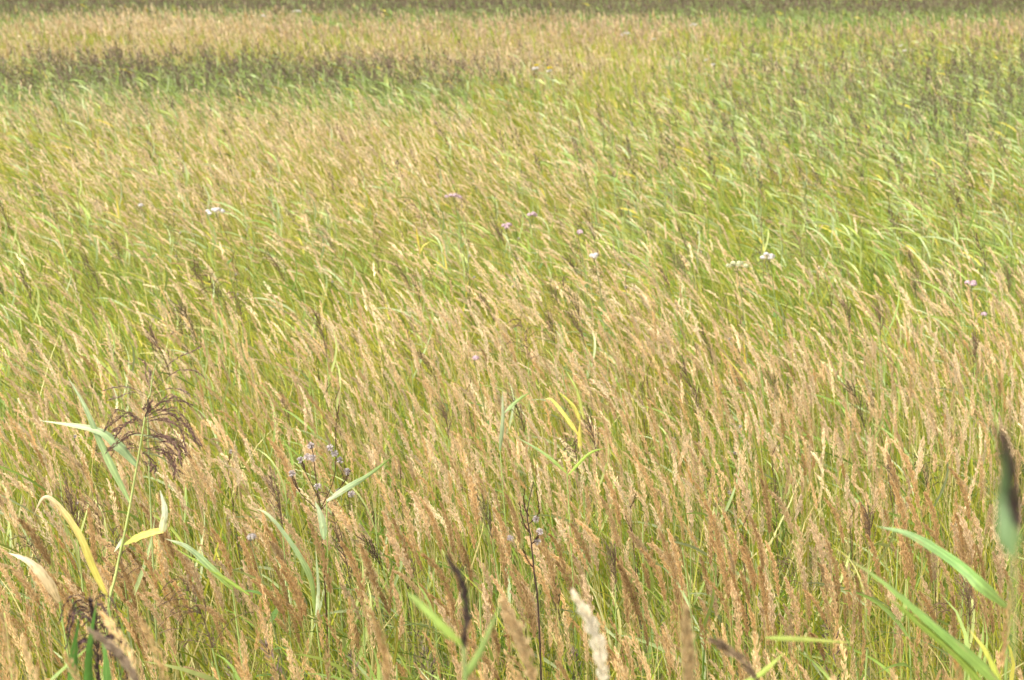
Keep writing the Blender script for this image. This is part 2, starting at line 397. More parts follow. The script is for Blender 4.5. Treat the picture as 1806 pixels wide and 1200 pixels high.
# ------------------------------------------------------------------ green blades under and between the stalks
blades = Geo()
for (y0, y1, dens, K, wmul) in ((2.0, 8, 350, 6, 1.12), (8, 14, 260, 5, 1.15), (14, 22, 170, 4, 1.5), (22, 36, 85, 3, 2.1), (36, 62, 42, 3, 3.0)):
    x, y = scatter(y0, y1, dens)
    u, v, g, r, le = fields(x, y)
    kk = rng.random(len(x)) > 0.75 * (band(v, 108, 160, 14) * (1 - ss(480, 1120, u)) + (1 - ss(20, 32, v)))
    x, y, u, v, g, r, le = [q[kk] for q in (x, y, u, v, g, r, le)]; n = len(x)
    base = np.stack([x, y, ground_z(x, y) + rng.random(n) * 0.35], -1)
    L = (0.62 + 0.18 * rng.normal(size=n)).clip(0.3, 1.1) * np.where(y < 4.3, 0.8, 1)
    d0 = np.stack([-np.sin(le * 0.6) + 0.45 * rng.normal(size=n), 0.40 * rng.normal(size=n), np.full(n, 1.0)], -1)
    acc = np.stack([-0.7 * np.sin(le) - 0.1 + 0.55 * rng.normal(size=n), 0.3 * rng.normal(size=n), -0.9 * rng.random(n)], -1)
    P, D = leaf_path(base, d0, L, K, acc)
    sd = perp(D, unit(rng.normal(size=(n, 1, 3)) * [0.6, 0.4, 0.5] + [0, 1.0, 0.3]))
    W = leaf_width(K, (0.0022 + 0.0042 * rng.random(n) ** 2.2) * wmul, 0.5)
    c = pick(GREEN, n, rng, 0.14)
    c = np.where((rng.random(n) < 0.10 + 0.10 * g)[:, None], pick(STRAW, n, rng), c)
    warm = fbm(x * .4, y * .4, 33)[:, None]
    c = c * (1 + (warm - 0.5) * np.array([0.5, 0.15, 0.1]))
    ribbon(blades, P, W, sd, c)
stuff("grass_blades", blades, M_LEAF, "yellow green grass blades filling the meadow between the stalks", "grass")

# ------------------------------------------------------------------ reeds: broad leaves and dark plumes
rx, ry = [], []
for (y0, y1, dens) in ((3.6, 6, 34), (6, 12, 14), (12, 19, 18), (19, 30, 38), (30, 44, 18), (44, 66, 22)):
    x, y = scatter(y0, y1, dens, 0.7); rx.append(x); ry.append(y)
rx, ry = np.concatenate(rx), np.concatenate(ry)
ru, rv, rg, rr, rlean = fields(rx, ry)
k = rng.random(len(rx)) < rr
rx, ry, ru, rv, rlean = rx[k], ry[k], ru[k], rv[k], rlean[k]
N = len(rx)
rL = (1.02 + 0.12 * rng.normal(size=N)).clip(0.75, 1.35) * np.where(rv < 160, 1.08, 1.0)
rth = (rlean * 0.3 + np.radians(7) * rng.normal(size=N)).clip(-0.25, 0.6)
rph = np.pi + 0.4 * rng.normal(size=N)
rbase = np.stack([rx, ry, ground_z(rx, ry)], -1)
rplume = rng.random(N) < np.where(rv < 170, 0.95, np.where(rv < 500, 0.72, 0.42))
rtip = rbase + np.stack([-0.1 * np.ones(N), 0 * rx, rL], -1)
tu, tv = pixel(rtip)
ok = np.where((tu > 0) & (tu < 1806) & (tv < 1170))[0]
rorder = ok[np.argsort(ry[ok])][:210]
r_ind = np.zeros(N, bool); r_ind[rorder] = True

def plume_geo(g, P0, theta, phi, L, col, r, kind, n=24):
    """one reed plume: axis and arching branchlets hung with dark spikelets"""
    SP_, SD = spike_path(P0, np.array([theta]), np.array([phi]), np.array([L]), np.array([0.5]), 8)
    tube(g, SP_[0], np.linspace(0.0018, 0.0006, 8), col * 0.9, 4)
    t = np.sort(r.random(n)) ** 0.9; i = np.minimum((t * 7).astype(int), 6)
    B = SP_[0, i]; A = SD[0, i]
    rad = unit(np.cross(A, r.normal(size=(n, 3))))
    if kind == "open":
        rad = unit(rad + np.array([0.0, 0, 0.1])); bl = L * (0.62 - 0.35 * t) * (0.7 + 0.5 * r.random(n)); spread = 0.9; acc = np.tile([[-0.2, 0, -1.9]], (n, 1)) + 0.3 * r.normal(size=(n, 3))
    else:
        bl = L * (0.55 - 0.25 * t) * (0.6 + 0.7 * r.random(n)); spread = 0.42; acc = np.tile([[-0.25, 0, 0.25]], (n, 1)) + 0.25 * r.normal(size=(n, 3))
    BP, BD = leaf_path(B, unit(A + rad * spread), bl, 5, acc)
    ribbon(g, BP, np.full((n, 5), 0.0007), perp(BD, np.array([0, 1, 0.2])), col * 0.9)
    c = np.repeat(col[None], n, 0) * (1 + 0.2 * r.normal(size=(n, 1)))
    spikelets(g, BP, BD, 14 if kind == 'narrow' else 14, 0.004, 0.012, 0.0030, c, r, jit=0.25, open_=0.4, lobes=3)
def reed_variant(r, lean, plume):
    P, D = stem_path(np.zeros((1, 3)), np.array([1.0]), np.array([lean]), np.array([np.pi]), 10)
    g = Geo(); tube(g, P[0], np.linspace(0.0045, 0.0022, 10), np.array([0.26, 0.33, 0.10]), 6)
    parts = [("stem", g.mesh("stem", M_STEM, smooth=True))]
    for q in range(int(r.integers(4, 6))):
        i = 4 + q % 6; az = (np.pi if q % 2 else 0.0) + 0.9 * r.normal()
        d0 = np.array([[0.75 * np.cos(az) - 0.35, 0.75 * np.sin(az), 0.9]])
        LP, LD = leaf_path(P[:, min(i, 9)], d0, np.array([0.26 + 0.14 * r.random()]), 9, np.array([[-0.7 - 0.5 * r.random(), 0.1, -0.4 - 0.7 * r.random()]]))
        sd = perp(LD, unit(np.array([0.3 * r.normal(), 1, 0.5 * r.normal()])))
        g = Geo(); col = pick(REEDLEAF if r.random() > 0.06 else [(0.52, 0.49, 0.18)], 1, r)
        ribbon(g, LP, leaf_width(9, np.array([0.0050 + 0.0030 * r.random()])), sd, col, fold=0.3)
        parts.append(("leaf", g.mesh("leaf", M_LEAF, smooth=True)))
    if plume:
        g = Geo(); plume_geo(g, P[:, -1], lean, np.pi, 0.16 + 0.08 * r.random(), pick([(0.20, 0.135, 0.085), (0.16, 0.105, 0.075), (0.23, 0.16, 0.10), (0.18, 0.15, 0.08)], 1, r)[0], r, plume)
        parts.append(("plume", g.mesh("plume", M_SPIKE)))
    return parts
vr = np.random.default_rng(8)
rleans = np.radians([2, 10, 18])
RV = {p: [[reed_variant(vr, le, p) for _ in range(4)] for le in rleans] for p in (None, "narrow", "open")}
for i in rorder:
    b = int(np.argmin(abs(rleans - rth[i])))
    kind = None if not rplume[i] else ("open" if rng.random() < 0.3 else "narrow")
    what = {None: "leafy green reed shoot without a plume", "narrow": "reed with narrow dark brown plume", "open": "reed with open drooping brown plume"}[kind]
    place(RV[kind][b][int(rng.integers(0, 4))], "reed", "%s%s %s" % ("short " if rL[i] < 0.94 else ("tall " if rL[i] > 1.1 else ""), what, where(tu[i], tv[i])), "reed", "reeds standing among the feathery grass",
          rbase[i], float(rph[i] - np.pi), float(rL[i]))
rest = np.where(~r_ind)[0]
bed = Geo()
for (y0, y1, nl, K, wm, ns, ll, ww) in ((0, 14, 6, 6, 0.9, 64, 0.022, 0.0050), (14, 24, 5, 4, 1.25, 36, 0.04, 0.008), (24, 38, 3, 3, 1.8, 13, 0.065, 0.014), (38, 99, 2, 3, 2.6, 8, 0.09, 0.021)):
    m = rest[(ry[rest] >= y0) & (ry[rest] < y1)]
    if not len(m): continue
    P, D = stem_path(rbase[m], rL[m], rth[m] * (0.6 if y1 < 30 else 1), rph[m], 5)
    sdv = np.broadcast_to(np.array([1.0, 0, 0]), P.shape)
    ribbon(bed, P, np.full(P.shape[:2], 0.0032), sdv, pick(REEDLEAF, len(m), rng))
    for q in range(nl):
        f = (0.45 + 0.5 * (q + rng.random(len(m))) / nl)[:, None]
        B = P[:, 0] * (1 - f) + P[:, -1] * f
        az = rng.random(len(m)) * 6.28
        d0 = np.stack([0.75 * np.cos(az) - 0.4, 0.75 * np.sin(az), np.full(len(m), 0.9)], -1)
        acc = np.stack([-0.8 - 0.5 * rng.random(len(m)), 0.3 * rng.normal(size=len(m)), -0.3 - 0.7 * rng.random(len(m))], -1)
        LP, LD = leaf_path(B, d0, 0.24 + 0.14 * rng.random(len(m)), K, acc)
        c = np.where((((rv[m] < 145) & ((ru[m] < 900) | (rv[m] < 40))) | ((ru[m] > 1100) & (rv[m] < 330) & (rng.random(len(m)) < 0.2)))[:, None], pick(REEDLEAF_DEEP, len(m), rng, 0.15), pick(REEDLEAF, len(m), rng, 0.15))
        c = np.where((rng.random(len(m)) < 0.03)[:, None], np.array([0.55, 0.45, 0.06]), c)
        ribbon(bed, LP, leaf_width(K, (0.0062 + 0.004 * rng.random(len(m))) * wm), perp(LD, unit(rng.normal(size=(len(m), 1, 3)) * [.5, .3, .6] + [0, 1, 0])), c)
    h = m[rplume[m]]; sel = rplume[m]
    if len(h):
        SP_, SD = spike_path(P[sel][:, -1], rth[h], rph[h], 0.19 + 0.07 * rng.random(len(h)), np.radians(30 * rng.random(len(h))), 5)
        spikelets(bed, SP_, SD, ns, (0.030 + 0.026 * rng.random(len(h))) * np.where(rv[h] < 170, 1.35, 1.0), ll, ww, pick(PLUME, len(h), rng), rng, jit=0.2, open_=0.6, lobes=4)
stuff("reed_bed", bed, M_LEAF, "mass of green reeds with dark brown plumes in bands across the meadow", "reeds")

# ------------------------------------------------------------------ dark seed stalks (thin weeds)
def weed_variant(r, pale):
    P, D = stem_path(np.zeros((1, 3)), np.array([1.12]), np.array([0.10 + 0.08 * r.normal()]), np.array([np.pi]), 12)
    dark = np.array([0.10, 0.06, 0.04])
    g = Geo(); tube(g, P[0], np.linspace(0.0034, 0.0012, 12), dark, 5)
    parts = [("stem", g.mesh("stem", M_STEM, smooth=True))]
    heads = []
    for q in range(7):
        i = 6 + q % 6; az = q * 2.4 + r.random()
        d0 = np.array([[0.45 * np.cos(az), 0.45 * np.sin(az), 1.0]])
        BP, BD = leaf_path(P[:, i], d0, np.array([0.12 - 0.010 * (q % 6) + 0.03 * r.random()]), 6, np.array([[-0.15, 0, 0.2]]))
        g = Geo(); tube(g, BP[0], np.linspace(0.0014, 0.0007, 6), dark, 4)
        spikelets(g, BP, BD, 22, 0.006, 0.012, 0.0036, np.array([[0.19, 0.12, 0.065]]), r, jit=.2, lobes=3)
        parts.append(("branch", g.mesh("branch", M_SPIKE)))
        if pale and q % 2:
            g = Geo(); c = BP[0, -1]; d = unit(r.normal(size=(46, 3)) + [0, 0, .4])
            Q = np.stack([np.repeat(c[None], 46, 0), c + d * 0.010], 1)
            ribbon(g, Q, np.full((46, 2), 0.0016), np.repeat(perp(d, r.normal(size=(46, 3)))[:, None], 2, 1), pick([(0.50, 0.44, 0.40), (0.42, 0.35, 0.31)], 46, r))
            parts.append(("seed_tuft", g.mesh("seed_tuft", M_PETAL)))
    return parts
vr = np.random.default_rng(21)
WV = [weed_variant(vr, p) for p in (False, False, False, True)]
x, y = scatter(4.7, 13.5, 1.5, -0.2)
for i in range(len(x)):
    b = np.array([x[i], y[i], float(ground_z(x[i], y[i]))]); u, v = pixel(b + [0, 0, 1.1]); j = int(rng.integers(0, 4))
    place(WV[j], "dark_seed_stalk", "thin dark branched seed stalk%s %s" % (" with pale tufts" if j == 3 else "", where(u, v)), "weed", "dark seed stalks in the meadow", b, float(0.5 * rng.normal()), float(0.92 + 0.12 * rng.random()))

# ------------------------------------------------------------------ flowering herbs, placed one by one
def flower_herb(u, v, z, width, height, col, label, name="flowering_herb", cat="flower", nfl=None, seed=0, dome=0.35, stemcol=(0.20, 0.22, 0.08)):
    r = np.random.default_rng(1000 + seed)
    top = atz(u, v, z); base = np.array([top[0] + 0.10, top[1] + 0.02, 0.0]); base[2] = float(ground_z(base[0], base[1]))
    root = thing(name, label, cat, base)
    loc = top - base
    P = np.array([[0, 0, 0], [0.01, 0, loc[2] * 0.5], [loc[0] * 0.6, loc[1] * 0.6, loc[2] * 0.85], [loc[0], loc[1], loc[2] - height * 0.5]])
    g = Geo(); tube(g, P, np.array([0.005, 0.004, 0.003, 0.002]), np.array(stemcol), 6); part("stem", g.mesh("stem", M_STEM, smooth=True), root)
    for q in range(6):
        f = 0.35 + 0.09 * q; B = np.array([[loc[0] * f * 0.6, 0, loc[2] * f]]); az = q * 1.9
        LP, LD = leaf_path(B, np.array([[np.cos(az), np.sin(az), 0.6]]), np.array([0.11]), 7, np.array([[0, 0, -0.9]]))
        g = Geo(); ribbon(g, LP, leaf_width(7, np.array([0.014])), perp(LD, np.array([0, 0, 1.0])), np.array([0.13, 0.22, 0.05]), fold=0.25); part("leaf", g.mesh("leaf", M_LEAF), root)
    n = nfl or max(4, int(width / 0.02))
    for q in range(n):                       # each head: a small dome of florets
        a = q * 2.4; rr_ = math.sqrt((q + 0.3) / n) * width * 0.5
        c = np.array([loc[0] + rr_ * math.cos(a), loc[1] + rr_ * math.sin(a) * 0.8, loc[2] + height * (0.2 - 0.5 * (rr_ / (width * 0.5)) ** 2) + 0.006 * r.normal()])
        g = Geo(); tube(g, np.array([P[3] - [0, 0, 0.03], (P[3] + c) / 2 - [0, 0, 0.01], c]), np.array([0.0016, 0.0012, 0.001]), np.array(stemcol), 4)
        m = 60; d = unit(r.normal(size=(m, 3)) * [1, 1, 0.7] + [0, 0, 0.55]); R = max(0.010 if width < 0.04 else 0.015, width / n * 0.5)
        C = c + d * R * [1, 1, 0.75]; sd = perp(d, r.normal(size=(m, 3))); s2 = np.cross(d, sd); h = R * 0.42
        V = np.stack([C - sd * h, C - s2 * h, C + sd * h + d * h * .4, C + s2 * h + d * h * .4], 1)
        cc = np.asarray(col) * (1 + 0.10 * r.normal(size=(m, 1)))
        g.add(V, np.arange(m * 4).reshape(-1, 4), np.repeat(cc[:, None], 4, 1))
        part("flower_head", g.mesh("flower_head", M_PETAL), root)
    return root
WHITE, PINK, CREAM, YEL = (0.62, 0.57, 0.53), (0.52, 0.38, 0.40), (0.55, 0.54, 0.32), (0.70, 0.54, 0.03)
FL = [
    (381, 371, 1.32, 0.17, 0.05, WHITE, "broad white flower cluster standing alone on the left of the field"),
    (246, 364, 1.30, 0.035, 0.02, WHITE, "single small white flower left of the broad white cluster"),
    (800, 346, 1.32, 0.13, 0.04, PINK, "pale pink flower cluster above the middle of the field, upper of three pink ones"),
    (938, 378, 1.32, 0.09, 0.07, PINK, "mauve pink flower cluster on a dark stem, rightmost of three near the middle"),
    (893, 398, 1.30, 0.09, 0.04, PINK, "low pale pink flower cluster just left of the mauve one"),
    (1048, 450, 1.30, 0.06, 0.04, WHITE, "small pale flower heads in the centre right grass"),
    (1020, 412, 1.28, 0.04, 0.03, PINK, "tiny pink flower head above the small pale heads in the centre"),
    (1357, 451, 1.32, 0.10, 0.035, WHITE, "white flower cluster beside the cream umbel, right of centre"),
    (1300, 466, 1.32, 0.14, 0.05, CREAM, "greenish cream umbel right of centre"),
    (1713, 501, 1.30, 0.09, 0.03, PINK, "pink flower cluster near the right edge, halfway up the field"),
    (1733, 552, 1.27, 0.03, 0.02, PINK, "tiny pink flower head below the pink cluster near the right edge"),
    (836, 631, 1.22, 0.03, 0.02, PINK, "tiny pink flower head in the tan grass near the centre"),
    (440, 947, 1.25, 0.030, 0.02, (0.40, 0.35, 0.31), "small white flower head low in the foreground grass, left of centre"),
    (524, 20, 1.5, 0.26, 0.10, WHITE, "far white flower patch at the top edge, left of centre"),
    (464, 28, 1.45, 0.16, 0.08, WHITE, "far white flower at the top left, beside the white patch"),
    (1105, 59, 1.45, 0.22, 0.10, WHITE, "row of far white flower heads right of centre near the top"),
    (1153, 69, 1.45, 0.07, 0.05, WHITE, "far single white flower right of the white row near the top"),
    (945, 122, 1.42, 0.10, 0.05, WHITE, "white flower under yellow ones, upper middle of the field"),
    (946, 116, 1.50, 0.07, 0.04, YEL, "yellow flower above the white one, upper middle of the field"),
    (970, 120, 1.46, 0.08, 0.05, YEL, "second yellow flower, right of the pair in the upper middle"),
    (969, 126, 1.40, 0.08, 0.05, WHITE, "white flower right below the second yellow flower"),
    (1589, 81, 1.45, 0.07, 0.05, WHITE, "upper of two far white flowers at the upper right"),
    (1596, 90, 1.43, 0.07, 0.05, WHITE, "lower of two far white flowers at the upper right"),
    (1246, 107, 1.42, 0.06, 0.05, WHITE, "upper of two small white dots of flower above the right middle"),
    (1258, 114, 1.42, 0.06, 0.05, WHITE, "lower of two small white dots of flower above the right middle"),
    (1225, 43, 1.45, 0.20, 0.08, WHITE, "far pale flower at the top, right of the white row"),
]
for i, (u, v, z, w, h, c, lab) in enumerate(FL):
    if 300 < v < 700: z += 0.13
    flower_herb(u, v, z, w, h, c, lab, seed=i, nfl=(1 if w < 0.05 else (3 if w < 0.08 else None)) if v > 130 else max(2, int(w / 0.04)))

# ------------------------------------------------------------------ plants picked out one by one in the foreground
pr = np.random.default_rng(77)
def spline(pts, n):
    pts = np.asarray(pts, float); k = len(pts); q = np.vstack([2 * pts[0] - pts[1], pts, 2 * pts[-1] - pts[-2]])
    out = []
    for t in np.linspace(0, k - 1 - 1e-6, n):
        i = int(t); f = t - i; a, b, c, d = q[i:i + 4]
        out.append(0.5 * (2 * b + (c - a) * f + (2 * a - 5 * b + 4 * c - d) * f * f + (3 * b - a - 3 * c + d) * f ** 3))
    return np.array(out)
def hero_leaf(root, pts, W, cols, face=(0, -1, 0.6), n=22, name="leaf", label=None, blunt=0.35, fold=0.3, taper=True, dry_tip=None):
    """a broad leaf with midrib, fine veins, an uneven edge and a dry tip"""
    base = np.array(root.location); A = 9
    P = spline(pts, n) - base; T = unit(np.gradient(P, axis=0))
    fc = np.array(face, float) + 0.35 * pr.normal() * np.array([1, 0, 0]); tw = np.linspace(0, 0.5 * pr.normal(), n)
    sd = unit(np.cross(T, fc)); nr = unit(np.cross(T, sd))
    sd, nr = sd * np.cos(tw)[:, None] + nr * np.sin(tw)[:, None], nr * np.cos(tw)[:, None] - sd * np.sin(tw)[:, None]
    s = np.linspace(0, 1, n)
    w = leaf_width(n, np.array([W]), blunt)[0] if taper else W * np.minimum(1, blunt + 2.2 * s)
    a = np.linspace(-1, 1, A)
    edge = 1 + 0.05 * np.sin(np.outer(s * 17 + pr.random() * 6, [1.0, 1.0]))[:, :1] + 0.04 * pr.normal(size=(n, 1))
    V = P[:, None] + sd[:, None] * (w[:, None] * a[None] * edge)[..., None] + nr[:, None] * (w[:, None] * fold * np.abs(a)[None] ** 1.3 * (1 + 0.25 * pr.normal(size=(n, 1))))[..., None]
    cols = np.asarray(cols, float)
    if cols.ndim == 1: cols = np.stack([cols, cols])
    C = np.stack([np.interp(s, np.linspace(0, 1, len(cols)), cols[:, k]) for k in range(3)], -1)
    vein = 1 + 0.10 * pr.normal(size=A); vein[A // 2] = 1.28
    C = C[:, None] * vein[None, :, None] * (1 + 0.07 * pr.normal(size=(n, A, 1)))
    blot = pr.random((n, A, 1)) < 0.025; C = np.where(blot, np.array([0.30, 0.22, 0.09]), C)
    if dry_tip is None: dry_tip = pr.random() < 0.6
    if dry_tip:
        k = ss(0.80, 1.0, s + 0.06 * pr.normal())[:, None, None] * np.clip(0.6 + 0.5 * np.abs(a), 0, 1)[None, :, None]; C = C * (1 - k) + np.array([0.42, 0.32, 0.15]) * k
    i = np.arange(n * A).reshape(n, A); g = Geo()
    g.add(V, np.stack([i[:-1, :-1], i[:-1, 1:], i[1:, 1:], i[1:, :-1]], -1), C)
    return part(name, g.mesh(name, M_LEAF, smooth=True), root, label)
def hero_stem(root, pts, r0, r1, col, n=20, name="stem"):
    P = spline(pts, n) - np.array(root.location); g = Geo(); tube(g, P, np.linspace(r0, r1, n), np.asarray(col, float), 7)
    return part(name, g.mesh(name, M_STEM, smooth=True), root)
def footing(p, dx=0.0, dy=0.0):
    b = np.array([p[0] + dx, p[1] + dy, 0.0]); b[2] = float(ground_z(b[0], b[1])); return b
BLUEG, LIME, PALE, DRY, YELL = (0.28, 0.37, 0.17), (0.26, 0.35, 0.06), (0.48, 0.52, 0.31), (0.58, 0.45, 0.26), (0.58, 0.50, 0.11)

# tall reed on the left
Y = 4.25
pt = lambda u, v, dy=0.0: aty(u, v, Y + dy)
b = footing(pt(176, 1190), -0.10)
reed = thing("tall_reed", "tall reed with drooping purple plume and folded yellow leaf, foreground left", "reed", b)
hero_stem(reed, [b, pt(186, 1140), pt(205, 1010), pt(222, 930), pt(240, 830), pt(256, 735)], 0.0055, 0.0028, (0.36, 0.42, 0.14), 26)
hero_leaf(reed, [pt(218, 960), pt(250, 943), pt(288, 932)], 0.016, [(0.42, 0.50, 0.10), YELL, YELL], face=(0, -.6, 1), blunt=0.25, n=14, label="yellow folded leaf", taper=False, dry_tip=False)
hero_leaf(reed, [pt(285, 938, -.01), pt(290, 900, -.03), pt(282, 864, -.04)], 0.0125, [(0.62, 0.60, 0.30), (0.66, 0.68, 0.46), (0.70, 0.72, 0.52)], face=(0.2, -1, .3), n=14, blunt=0.9, dry_tip=False, label="pale upright tip of the folded leaf")
hero_leaf(reed, [pt(229, 886), pt(185, 800), pt(150, 720), pt(118, 662)], 0.0115, [(0.32, 0.42, 0.16), BLUEG, PALE], n=18)
hero_leaf(reed, [pt(243, 822), pt(205, 782), pt(165, 757), pt(70, 742, .05)], 0.017, [BLUEG, BLUEG, PALE], face=(0, -1, 1.2), n=18)
hero_leaf(reed, [pt(218, 950), pt(206, 965), pt(200, 976)], 0.008, PALE, n=8)
g = Geo(); PB = spline([pt(256, 735), pt(260, 724), pt(262, 716)], 6)
tube(g, PB - b, np.linspace(.0028, .001, 6), np.array([.10, .07, .05]), 5)
for (u0, v0, pts) in ([(254, 745, [(235, 735), (205, 738), (183, 762)]), (254, 752, [(232, 745), (210, 752), (196, 764)]), (250, 765, [(230, 762), (208, 778), (186, 800)]), (248, 790, [(232, 782), (205, 784), (180, 800)]),
                       (258, 735, [(290, 722), (325, 735), (345, 775)]), (258, 740, [(295, 730), (330, 752), (352, 790)]), (256, 745, [(290, 738), (318, 758), (330, 800)]), (256, 752, [(290, 768), (318, 780), (330, 805)]),
                       (254, 770, [(285, 768), (312, 790), (320, 822)]), (252, 790, [(285, 800), (305, 818), (316, 842)]), (252, 800, [(262, 806), (266, 815), (266, 828)]), (258, 730, [(280, 712), (310, 706), (340, 715)]),
                       (256, 738, [(262, 722), (262, 716), (261, 705)]), (252, 778, [(275, 770), (300, 776), (318, 800)]), (250, 800, [(280, 792), (300, 806), (310, 832)])]):
    for rep in range(3):
        dy = 0.10 * pr.normal(); jj = (6 * pr.normal(size=(3, 2)) + [0, 3]) * (rep > 0)
        Q = spline([pt(u0, v0)] + [pt(a + jj[k, 0], c + jj[k, 1], dy * (k + 1) / 3) for k, (a, c) in enumerate(pts)], 9)[None] - b
        ribbon(g, Q, np.full((1, 9), 0.0009), perp(np.gradient(Q, axis=1), np.array([0, 1, .2])), np.array([.17, .11, .09]))
        spikelets(g, Q[:, 2:], unit(np.gradient(Q, axis=1))[:, 2:], 56, 0.0085, 0.012, 0.0032, pick([(0.21, 0.125, 0.10), (0.25, 0.155, 0.12), (0.16, 0.095, 0.08)], 1, pr), pr, jit=.25, lobes=2)
part("plume", g.mesh("plume", M_SPIKE), reed, "drooping dark purple plume")
# pale plume behind it, blown right
b2 = footing(aty(262, 760, 4.9), -0.05); Yb = 4.9
reed2 = thing("plumed_reed", "slender reed with sparse purple brown plume just behind the tall left reed", "reed", b2)
q2 = lambda u, v: aty(u, v, Yb)
hero_stem(reed2, [b2, q2(262, 800), q2(266, 690), q2(275, 640)], 0.004, 0.0016, (0.28, 0.33, 0.12))
g = Geo()
for pts in ([(268, 690), (258, 668), (256, 640), (244, 632)], [(270, 680), (300, 640), (335, 622), (355, 612)], [(270, 690), (310, 655), (345, 655), (362, 668)], [(266, 700), (230, 684), (200, 684), (180, 690)],
            [(266, 705), (235, 692), (210, 700), (190, 706)], [(268, 700), (300, 685), (325, 690), (335, 700)], [(268, 685), (262, 672), (266, 660), (262, 650)]):
    Q = spline([q2(*p) for p in pts], 9)[None] - b2
    ribbon(g, Q, np.full((1, 9), 0.0009), perp(np.gradient(Q, axis=1), np.array([0, 1, .2])), np.array([.16, .10, .08]))
    spikelets(g, Q[:, 2:], unit(np.gradient(Q, axis=1))[:, 2:], 50, 0.008, 0.013, 0.0030, pick([(0.26, 0.17, 0.14), (0.30, 0.20, 0.17)], 1, pr), pr, jit=.25, lobes=2)
part("plume", g.mesh("plume", M_SPIKE), reed2)

def single_leaf_plant(label, pts_list, name="leafy_shoot", cat="reed", Yp=4.4, stemcol=(0.28, 0.36, 0.10), stem_from=None, foot_dx=0.06, partname="leaf"):
    """a shoot whose leaves are given as photo rows; pts_list: (list of (u, v, dy), half width, colours)"""
    f0 = pts_list[0][0][0]; sp = stem_from or (f0[0], f0[1])
    p0 = aty(sp[0], sp[1], Yp); b = footing(p0, foot_dx)
    root = thing(name, label, cat, b)
    hero_stem(root, [b, b * 0.5 + p0 * 0.5 + np.array([0.01, 0, 0.02]), p0], 0.0040, 0.0024, stemcol, 14)
    for pts, W, cols in pts_list:
        hero_leaf(root, [aty(u, v, Yp + d) for u, v, d in pts], W, cols)
    return root
single_leaf_plant("dry reed leaf arching left, yellow below and tan at its drooping tip, lower left", [([(190, 1055, 0), (165, 1005, 0), (140, 945, 0), (105, 895, 0), (78, 877, 0), (58, 912, 0)], 0.012, [YELL, YELL, (0.58, 0.45, 0.16), DRY, DRY])], name="dry_reed_shoot", Yp=4.0)
single_leaf_plant("pale dried leaf arching left at the lower left edge", [([(105, 1062, 0), (80, 1020, 0), (50, 990, 0), (14, 975, 0)], 0.016, [(0.45, 0.33, 0.16), DRY, (0.68, 0.58, 0.42)])], name="dry_reed_shoot", Yp=3.9)
single_leaf_plant("broad green leaf pointing up right, left of the centre foreground", [([(576, 884, 0), (610, 862, 0), (655, 835, 0), (702, 798, 0)], 0.0105, [PALE, BLUEG, LIME])], Yp=4.5, foot_dx=-0.05)
single_leaf_plant("long blue green leaf slanting up left with a second upright leaf, left foreground", [
    ([(556, 1085, 0), (548, 1020, 0), (515, 960, 0), (475, 910, 0), (448, 896, 0)], 0.0095, [LIME, BLUEG, PALE]), ([(556, 1085, 0), (561, 1040, 0), (556, 960, 0)], 0.0075, [PALE, BLUEG]), ([(572, 952, 0), (567, 915, 0), (555, 882, 0)], 0.013, [BLUEG, PALE])], Yp=4.3, stem_from=(558, 1100))
single_leaf_plant("yellowed grass shoot with forked bright yellow leaves near the centre", [
    ([(1024, 795, 0), (1022, 770, 0), (1023, 740, 0)], 0.010, [YELL, YELL]), ([(1022, 770, 0), (1000, 738, 0), (974, 706, 0), (960, 704, 0)], 0.009, [YELL, (0.50, 0.52, 0.14)]), ([(1024, 745, 0), (1010, 715, 0), (978, 685, 0)], 0.009, [YELL, (.5, .5, .1)]), ([(1030, 740, 0), (1018, 690, 0), (996, 650, 0)], 0.008, [(.5, .52, .12), (.42, .5, .14)])], name="yellow_shoot", cat="grass", Yp=5.9)
single_leaf_plant("upright blue green reed leaf left of the yellow shoot", [([(882, 795, 0), (887, 740, 0), (886, 685, 0)], 0.010, [BLUEG, PALE]), ([(890, 728, 0), (915, 705, 0), (940, 690, 0)], 0.008, [BLUEG, LIME])], Yp=5.8)
single_leaf_plant("green leaf reaching up left in the centre foreground grass", [([(1000, 835, 0), (960, 800, 0), (900, 765, 0)], 0.007, [LIME, BLUEG]), ([(1002, 838, 0), (1040, 800, 0), (1075, 790, 0)], 0.006, [LIME, LIME])], Yp=5.2)
single_leaf_plant("slanting pale green leaf low in the foreground, right of the left reed", [([(410, 1040, 0), (370, 1000, 0), (330, 965, 0), (290, 950, 0)], 0.011, [LIME, BLUEG, PALE]), ([(440, 1050, 0), (380, 1010, 0), (300, 962, 0)], 0.006, [LIME, LIME])], Yp=4.1)
